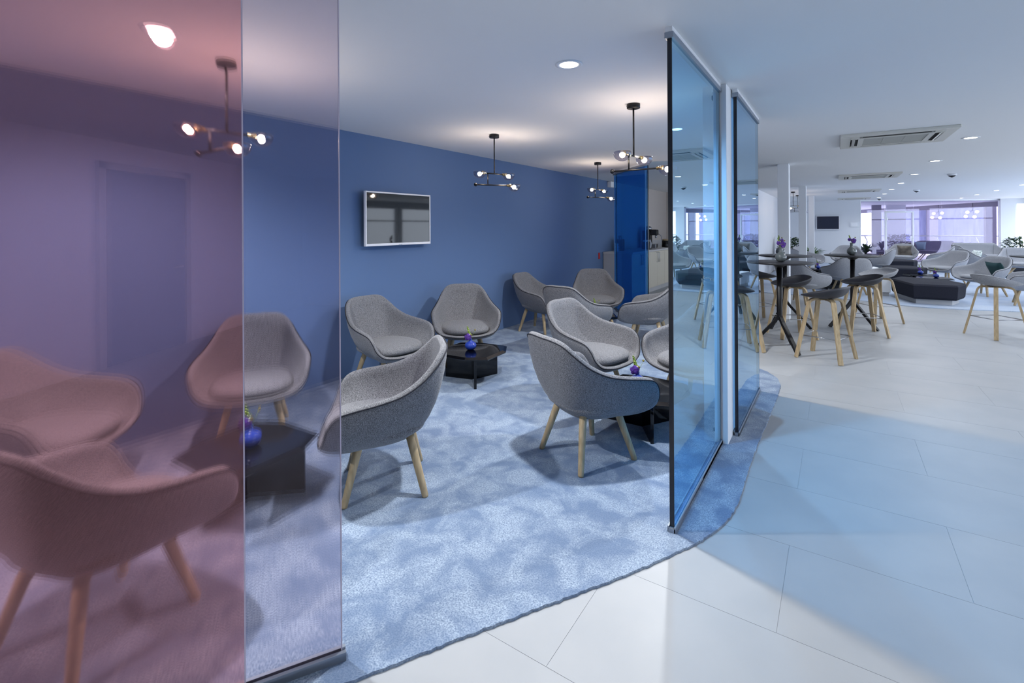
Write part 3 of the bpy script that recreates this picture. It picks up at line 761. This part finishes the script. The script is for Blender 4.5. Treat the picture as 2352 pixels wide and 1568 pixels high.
for i, (x, y, l, a) in enumerate(VB):
    if i == 0: vb.location = (x, y, ZT); vb.rotation_euler.z = D(a); vb['label'] = l; vb['group'] = 'blue vases'
    else: dup(vb, (x, y, ZT), D(a), l, 'blue vases')

# ================================================================ BAR TABLES AND STOOLS
def make_bar():
    t = thing('bar_table', 'bar table', 'table')
    MB().lathe([(0.001, 1.066), (0.30, 1.068), (0.355, 1.076), (0.37, 1.086), (0.368, 1.091), (0.36, 1.094), (0.001, 1.094)], 56).build('table_top', M['black_top'], t)
    MB().lathe([(0.034, 1.02), (0.05, 1.035), (0.085, 1.055), (0.09, 1.066)], 24).build('hub', M['black'], t)
    MB().lathe([(0.031, 0.36), (0.033, 0.40), (0.031, 1.03)], 24).build('post', M['black'], t)
    for k in range(3):
        a = 2 * PI * k / 3 + PI / 2; c, s = math.cos(a), math.sin(a)
        MB().bar([(0, 0, 0.44), (0.022 * c, 0.022 * s, 0.39), (0.06 * c, 0.06 * s, 0.335), (0.34 * c, 0.34 * s, 0.004)], 0.044, 0.034, (-s, c, 0)).build('leg', M['black'], t)
    return t
bt = make_bar()
for i, (x, y, a, l) in enumerate(((-0.60, 6.93, -20, 'round charcoal bar table nearest the pale blue panel'), (0.20, 9.0, 0, 'round charcoal bar table between the felt stool and the plastic stool'),
                                  (-0.66, 8.48, 30, 'round charcoal bar table before the second white column'), (2.45, 9.85, 15, 'round charcoal bar table at the light felt stool'))):
    if i == 0: bt.location = (x, y, 0); bt.rotation_euler.z = D(a); bt['label'] = l; bt['group'] = 'bar tables'
    else: dup(bt, (x, y, 0), D(a), l, 'bar tables')
vg = make_vase('grey')
for i, (x, y, l, a) in enumerate(((-0.58, 6.90, 'smoke grey bottle vase on the bar table nearest the pale blue panel', 25), (0.19, 8.98, 'smoke grey bottle vase on the middle bar table', 10), (-0.72, 8.48, 'smoke grey bottle vase before the second white column', 60))):
    if i == 0: vg.location = (x, y, 1.094); vg.rotation_euler.z = D(a); vg['label'] = l; vg['group'] = 'grey vases'
    else: dup(vg, (x, y, 1.094), D(a), l, 'grey vases')

def make_stool(seat_mat, felt):
    t = thing('bar_stool', 'bar stool', 'stool')
    h = [(0.0, -0.225, 0.850), (0.10, -0.220, 0.848), (0.18, -0.185, 0.836), (0.235, -0.11, 0.815), (0.252, 0.0, 0.785), (0.235, 0.11, 0.758), (0.175, 0.195, 0.738), (0.09, 0.232, 0.728), (0.0, 0.242, 0.726)]
    keys = h + [(-x, y, z) for x, y, z in reversed(h[1:-1])]
    m, seam = shell_mesh(keys, 64, 0.700, 0.722, 0.012 if not felt else 0.022, 0.004 if not felt else 0.010, 0.25, 0.62, 1.25, 0.6, 1.2, 8, 8)
    m.build('seat_shell', seat_mat, t)
    if felt: MB().tube(seam, 0.003, 6, True).build('piping', M['fabric_light'], t)
    for k in range(4):
        a = PI / 4 + k * PI / 2; c, s = math.cos(a), math.sin(a)
        pts = [(0.02 * c, 0.02 * s, 0.690), (0.12 * c, 0.12 * s, 0.688), (0.150 * c, 0.150 * s, 0.681), (0.172 * c, 0.172 * s, 0.664), (0.184 * c, 0.184 * s, 0.640),
               (0.325 * c, 0.325 * s, 0.004)]
        MB().bar(pts, 0.046, 0.026, (-s, c, 0)).build('leg', M['oak'], t)
    MB().lathe([(0.09, 0.695), (0.09, 0.706)], 16).build('seat_mount', M['black'], t)
    f = MB(); r = 0.268; z = 0.265; cs = [(r * math.cos(PI / 4 + k * PI / 2), r * math.sin(PI / 4 + k * PI / 2), z) for k in range(4)]
    f.tube(cs, 0.0055, 8, True); f.build('footrest', M['steel'], t)
    return t
sp = make_stool(M['plastic'], False)
SP = [(-0.11, 6.73, 71, 'charcoal plastic bar stool standing nearest the carpet corner'), (-0.53, 7.80, 119, 'charcoal plastic bar stool between the bar table and the second column'),
      (0.30, 8.48, 108, 'charcoal plastic bar stool at the middle bar table'), (-1.03, 6.75, -72, 'charcoal plastic bar stool hidden behind the pale blue panel, one leg showing'),
      (-1.05, 8.80, -50, 'bar stool standing against the white core wall side of the bar tables')]
for i, (x, y, a, l) in enumerate(SP):
    if i == 0: sp.location = (x, y, 0); sp.rotation_euler.z = D(a); sp['label'] = l; sp['group'] = 'plastic bar stools'
    else: dup(sp, (x, y, 0), D(a), l, 'plastic bar stools')
sf = make_stool(M['fabric_light'], True)
for i, (x, y, a, l) in enumerate(((1.82, 9.25, -56, 'light grey felt bar stool standing alone by the charcoal benches'), (0.55, 9.75, 124, 'light grey felt bar stool behind the middle bar table'), (-0.60, 8.95 - 1.45 + 2.4, 0, 'x'))):
    if i == 2: break
    if i == 0: sf.location = (x, y, 0); sf.rotation_euler.z = D(a); sf['label'] = l; sf['group'] = 'felt bar stools'
    else: dup(sf, (x, y, 0), D(a), l, 'felt bar stools')

# ================================================================ CHARCOAL BENCHES AND WHITE PLINTHS
def bench(poly, label, z0=0.11, z1=0.40):
    cx = sum(p[0] for p in poly) / len(poly); cy = sum(p[1] for p in poly) / len(poly)
    t = thing('bench', label, 'bench', (cx, cy, CZ), 0, 'charcoal felt benches')
    q = [(x - cx, y - cy) for x, y in poly]; n = len(q)
    rings = [([(x * 0.96, y * 0.96) for x, y in q], z0 - CZ), (q, z0 + 0.04 - CZ), ([(x * 1.03, y * 1.03) for x, y in q], z1 - 0.03 - CZ), ([(x * 0.99, y * 0.99) for x, y in q], z1 - CZ), ([(x * 0.5, y * 0.5) for x, y in q], z1 + 0.02 - CZ)]
    vs = [(x, y, z) for r, z in rings for x, y in r]; fs = [tuple(reversed(range(n))), tuple(range(4 * n, 5 * n))]
    for j in range(4):
        for k in range(n): fs.append((j * n + k, j * n + (k + 1) % n, (j + 1) * n + (k + 1) % n, (j + 1) * n + k))
    MB().add(vs, fs).build('upholstery', M['dark_felt'], t)
    MB().prism([(x * 0.84, y * 0.84) for x, y in q], 0.0, z0 - CZ).build('plinth', M['grey_panel'], t)
bench([(1.24, 12.15), (1.88, 12.2), (2.08, 12.75), (1.86, 13.5), (1.18, 13.75), (0.98, 13.2)], 'charcoal felt bench at the rug edge')
bench([(1.30, 16.35), (1.85, 16.4), (2.0, 16.9), (1.7, 17.5), (1.2, 17.4), (1.05, 16.9)], 'charcoal felt bench behind the two blue vases')
bench([(1.30, 19.6), (2.0, 19.7), (2.15, 20.2), (1.9, 20.8), (1.2, 20.9), (1.0, 20.2)], 'charcoal felt bench before the taupe cushion seat')
for x, y, l in ((0.83, 13.45, 'low white plinth beside the bench at the rug edge'), (0.86, 16.75, 'low white plinth beside the bench behind the vases'), (0.82, 20.15, 'low white plinth beside the farthest bench')):
    t = thing('white_plinth', l, 'plinth', (x, y, CZ), D(10), 'white plinths between the benches')
    MB().box(-0.12, 0.08, -0.3, 0.3, 0.08, 0.36, 0.006, 1).build('block', M['white'], t)
    MB().box(-0.10, 0.06, -0.27, 0.27, 0.0, 0.08).build('kick_base', M['grey_panel'], t)

# ================================================================ SCREENS, NOTICE, KITCHEN
t = thing('wall_screen', 'flat screen in a white frame on the blue wall', 'screen', (XW + 0.10, 3.845, 1.645))
f = MB()
W, Hh = 0.4875, 0.293
for a, b, c, e in ((-W, W, Hh - 0.016, Hh), (-W, W, -Hh, -Hh + 0.026), (-W, -W + 0.016, -Hh + 0.026, Hh - 0.016), (W - 0.016, W, -Hh + 0.026, Hh - 0.016)):
    f.box(-0.025, 0.006, a, b, c, e, 0.002, 1)
f.build('bezel', M['bezel'], t)
MB().box(-0.02, 0.001, -W + 0.016, W - 0.016, -Hh + 0.026, Hh - 0.016).build('display', M['screen'], t)
MB().box(-0.055, -0.02, -W + 0.03, W - 0.03, -Hh + 0.03, Hh - 0.03).build('housing', M['black'], t)
MB().box(-0.10, -0.055, -0.12, 0.12, -0.12, 0.12).build('wall_bracket', M['black'], t)
MB().box(0.004, 0.0075, -0.025, 0.025, -Hh + 0.006, -Hh + 0.012).build('maker_badge', M['alu'], t)
t = thing('wall_screen', 'dark flat screen on the white far wall', 'screen', (-0.30, YF - 0.08, 1.65))
f = MB()
for a, b, c, e in ((-0.40, 0.40, 0.26, 0.285), (-0.40, 0.40, -0.285, -0.255), (-0.40, -0.38, -0.255, 0.26), (0.38, 0.40, -0.255, 0.26)):
    f.box(a, b, -0.02, 0.02, c, e)
f.build('bezel', M['bezel'], t)
MB().box(-0.38, 0.38, -0.012, 0.02, -0.255, 0.26).build('display', M['screen_dull'], t)
MB().box(-0.30, 0.30, 0.02, 0.08, -0.2, 0.2).build('wall_bracket', M['black'], t)
t = thing('notice_frame', 'small white framed notice on the far wall', 'notice', (0.59, YF - 0.025, 1.57))
MB().box(-0.14, 0.14, 0.0, 0.025, -0.10, 0.10).build('frame', M['white'], t)
MB().box(-0.115, 0.115, -0.004, 0.001, -0.08, 0.08).build('sheet', M['paper'], t)
# kitchen counter along the kitchen wall
KX0, KX1, KY0, KY1, KH = -4.19, -3.56, 9.80, 14.45, 1.0
for i in range(4):
    a = KY0 + 0.02 + i * (KY1 - KY0 - 0.02) / 4; b = KY0 + 0.02 + (i + 1) * (KY1 - KY0 - 0.02) / 4
    t = thing('kitchen_cabinet', 'cream two-door kitchen base cabinet' + ['', ' next to the deep blue panels', ' under the coffee machine', ' in the kitchen corner'][i] if i else 'cream kitchen base cabinet hidden behind the deep blue panels', 'cabinet', (KX0, a, 0), 0, 'kitchen base cabinets')
    w_ = b - a - 0.004
    MB().box(0.0, KX1 - KX0 - 0.02, 0, w_, 0.12, KH - 0.04).build('carcass', M['cabinet'], t)
    MB().box(0.0, KX1 - KX0 - 0.08, 0, w_, 0.0, 0.12).build('kick_base', M['grey_panel'], t)
    for k in range(2):
        y0, y1 = k * w_ / 2 + 0.002, (k + 1) * w_ / 2 - 0.002; x = KX1 - KX0
        dd = MB().box(x - 0.02, x, y0, y1, 0.13, KH - 0.05, 0.002, 1).build('door', M['cabinet'], t)
        hy = y1 - 0.06 if k == 0 else y0 + 0.06
        MB().tube([(x, hy, 0.70), (x + 0.035, hy, 0.70), (x + 0.035, hy, 0.92), (x, hy, 0.92)], 0.008, 8).build('handle', M['steel'], dd)
tag(MB().box(KX0, KX1, KY0 - 0.005, KY0 + 0.018, 0.0, KH - 0.04).build('end_panel', M['grey_panel']), 'light grey side panel closing the kitchen run', 'panel')
tag(MB().box(KX0, KX1 + 0.03, KY0 - 0.02, KY1, KH - 0.04, KH, 0.003, 1).build('worktop', M['worktop']), 'pale worktop over the cream kitchen cabinets', 'worktop')
tag(MB().box(KX0, KX0 + 0.02, 12.2, KY1, KH, KH + 0.16).build('backsplash', M['grey_panel']), 'grey upstand behind the coffee machine', 'backsplash')
t = thing('coffee_machine', 'black and chrome coffee machine on the worktop', 'coffee machine', (-3.90, 12.15, KH), D(8))
MB().box(-0.2, 0.14, -0.16, 0.16, 0.0, 0.10, 0.01).build('base', M['steel'], t)
MB().box(-0.2, 0.0, -0.15, 0.15, 0.10, 0.44, 0.02).build('body', M['black'], t)
MB().box(0.0, 0.16, -0.15, 0.15, 0.32, 0.46, 0.02).build('brew_head', M['black'], t)
MB().lathe([(0.09, 0.44), (0.10, 0.50), (0.07, 0.54), (0.02, 0.55)], 20, (-0.08, 0, 0)).build('bean_hopper', M['steel'], t)
MB().tube([(0.12, -0.05, 0.32), (0.12, -0.05, 0.25)], 0.016).tube([(0.12, 0.05, 0.32), (0.12, 0.05, 0.25)], 0.016).build('spout', M['steel'], t)
MB().tube([(0.14, 0.12, 0.36), (0.22, 0.16, 0.30), (0.24, 0.17, 0.18)], 0.010).build('steam_wand', M['steel'], t)
t = thing('kettle', 'grey kettle with a white looped handle on the worktop', 'kettle', (-3.78, 11.42, KH), D(-40))
MB().lathe([(0.11, 0.0), (0.115, 0.03), (0.10, 0.16), (0.085, 0.18)], 24).build('body', M['plastic'], t)
MB().tube([(0.09, 0, 0.17), (0.15, 0, 0.22), (0.19, 0, 0.16), (0.17, 0, 0.05), (0.14, 0, 0.02)], 0.014).build('handle', M['white'], t)
MB().lathe([(0.09, 0.18), (0.09, 0.21), (0.04, 0.22)], 24).build('lid', M['white'], t)
t = thing('canister', 'black canister with a tan lid on the worktop', 'canister', (-3.72, 12.75, KH))
MB().lathe([(0.085, 0), (0.09, 0.01), (0.09, 0.17)], 24).build('body', M['black'], t)
MB().lathe([(0.092, 0.17), (0.092, 0.20), (0.03, 0.215), (0.001, 0.215)], 24).build('lid', M['oak'], t)
t = thing('teapot', 'white teapot standing in the kitchen corner', 'teapot', (-3.75, 13.6, KH))
MB().lathe([(0.05, 0), (0.08, 0.03), (0.085, 0.07), (0.06, 0.11), (0.03, 0.12)], 20).build('body', M['white'], t)
MB().tube([(0.07, 0.02, 0.05), (0.12, 0.04, 0.09), (0.13, 0.05, 0.12)], [0.018, 0.012, 0.009]).build('spout', M['white'], t)
MB().tube([(-0.07, -0.02, 0.09), (-0.12, -0.03, 0.09), (-0.12, -0.03, 0.04), (-0.07, -0.02, 0.03)], 0.008).build('handle', M['white'], t)
for k in range(3):
    t = thing('cup', ['bottom', 'middle', 'top'][k] + ' white cup of the stack at the worktop end', 'cup', (-3.98 + 0.0 * k, 10.02, KH + k * 0.058), D(k * 40), 'stack of white cups')
    MB().lathe([(0.028, 0), (0.032, 0.004), (0.042, 0.06), (0.039, 0.06), (0.029, 0.008), (0.001, 0.007)], 20).build('body', M['white'], t)
    MB().tube([(0.038, 0, 0.048), (0.062, 0, 0.042), (0.058, 0, 0.02), (0.034, 0, 0.015)], 0.004).build('handle', M['white'], t)
t = thing('coffee_grinder', 'black grinder with a curved chrome spout at the worktop end', 'grinder', (-4.02, 10.35, KH))
MB().box(-0.07, 0.07, -0.09, 0.09, 0.0, 0.26, 0.015).build('body', M['black'], t)
MB().tube([(0, -0.05, 0.24), (0.0, -0.08, 0.33), (0.05, -0.10, 0.34), (0.07, -0.10, 0.26)], 0.014).build('spout', M['steel'], t)
tag(MB().box(XW, XW + 0.09, 10.05, 10.33, 2.41, 2.54, 0.01).build('emergency_light', M['white']), 'white emergency light box high on the blue wall', 'light box')
tag(MB().box(XW, XW + 0.004, 9.55, 9.63, 0.86, 0.99).build('sticker', M['red']), 'small red sticker on the blue wall by the kitchen', 'sticker')

# ================================================================ PLANTS
def plant(x, y, label, h, spread, n, leaf_w, mat, kind='blade', planter=True, z=CZ, pot_h=0.35):
    t = thing('potted_plant', label, 'plant', (x, y, z))
    rnd = random.Random(int(x * 100 + y * 10))
    MB().lathe([(0.16, 0), (0.20, 0.02), (0.22, pot_h), (0.20, pot_h), (0.19, pot_h - 0.03)], 20).build('planter', M['plastic'], t)
    MB().lathe([(0.19, pot_h - 0.03), (0.001, pot_h - 0.025)], 20).build('soil', M['soil'], t)
    m = MB()
    for k in range(n):
        a = rnd.uniform(0, 2 * PI); c, s = math.cos(a), math.sin(a)
        if kind == 'blade':
            L_ = h * rnd.uniform(0.6, 1.0); out = spread * rnd.uniform(0.3, 1.0); wd = leaf_w * rnd.uniform(0.7, 1.2); pts = []
            for i in range(6):
                u = i / 5; rr = out * u ** 1.3; zz = pot_h - 0.02 + L_ * (u - 0.45 * u ** 3 * (out / spread)); ww = wd * (1 - abs(2 * u - 0.8) ** 1.6 * 0.7) * (0.15 if i == 5 else 1)
                pts.append((Vector((rr * c, rr * s, zz)), ww))
            vs = []
            for p, ww in pts: vs += [p + Vector((-s * ww, c * ww, 0)), p + Vector((0, 0, -ww * 0.4)), p + Vector((s * ww, -c * ww, 0))]
            fs = []
            for i in range(5): fs += [(i * 3, i * 3 + 1, i * 3 + 4, i * 3 + 3), (i * 3 + 1, i * 3 + 2, i * 3 + 5, i * 3 + 4)]
            m.add(vs, fs, True)
        else:
            rr = spread * rnd.random() ** 0.5; zz = pot_h + h * rnd.uniform(0.1, 1.0); k2 = 1 - 0.5 * abs(zz - pot_h - h * 0.55) / h
            p = Vector((rr * c * k2, rr * s * k2, zz)); d_ = Vector((c + rnd.uniform(-.6, .6), s + rnd.uniform(-.6, .6), rnd.uniform(-0.5, 0.7))).normalized()
            sd = d_.cross(Vector((0, 0, 1))).normalized(); up = sd.cross(d_); l = leaf_w * rnd.uniform(1.6, 2.8); ww = leaf_w * 0.5
            m.add([p, p + d_ * l * 0.5 + sd * ww + up * 0.01, p + d_ * l, p + d_ * l * 0.5 - sd * ww + up * 0.01, p + d_ * l * 0.5 - up * 0.008], [(0, 1, 4), (1, 2, 4), (2, 3, 4), (3, 0, 4)], False)
    o = m.build('foliage', mat, t); o['kind'] = 'stuff'
    if kind != 'blade': MB().tube([(0, 0, pot_h - 0.03), (0.02, 0.01, pot_h + h * 0.5), (0, 0.02, pot_h + h * 0.9)], [0.02, 0.014, 0.006], 8).build('stem', M['soil'], t)
plant(-1.34, 18.9, 'tall dark bushy plant between the white columns', 0.75, 0.32, 700, 0.05, M['leaf'], 'bush')
plant(-0.75, 20.8, 'fern with arching leaves behind the third white column', 0.55, 0.55, 90, 0.03, M['leaf_light'])
plant(1.02, 25.35, 'spiky palm on the terrace behind the glass wall', 0.6, 0.6, 70, 0.035, M['leaf'], z=-0.01)
for k, (x, y, kind, h, sp_, n, lw_, mt, l) in enumerate((
        (5.22, 23.25, 'bush', 0.72, 0.48, 700, 0.055, M['leaf'], 'dark round-leaved shrub at the end of the plant row'),
        (4.90, 22.0, 'blade', 0.55, 0.55, 120, 0.035, M['leaf_light'], 'light green fern spilling before the shrub'),
        (5.70, 22.25, 'blade', 0.62, 0.3, 26, 0.05, M['leaf'], 'upright broad-leaved plant in the row by the windows'),
        (5.70, 21.5, 'blade', 0.60, 0.5, 90, 0.025, M['leaf_light'], 'feathery green plant by the windows behind the sofa'))):
    plant(x, y, l, h, sp_, n, lw_, mt, kind)
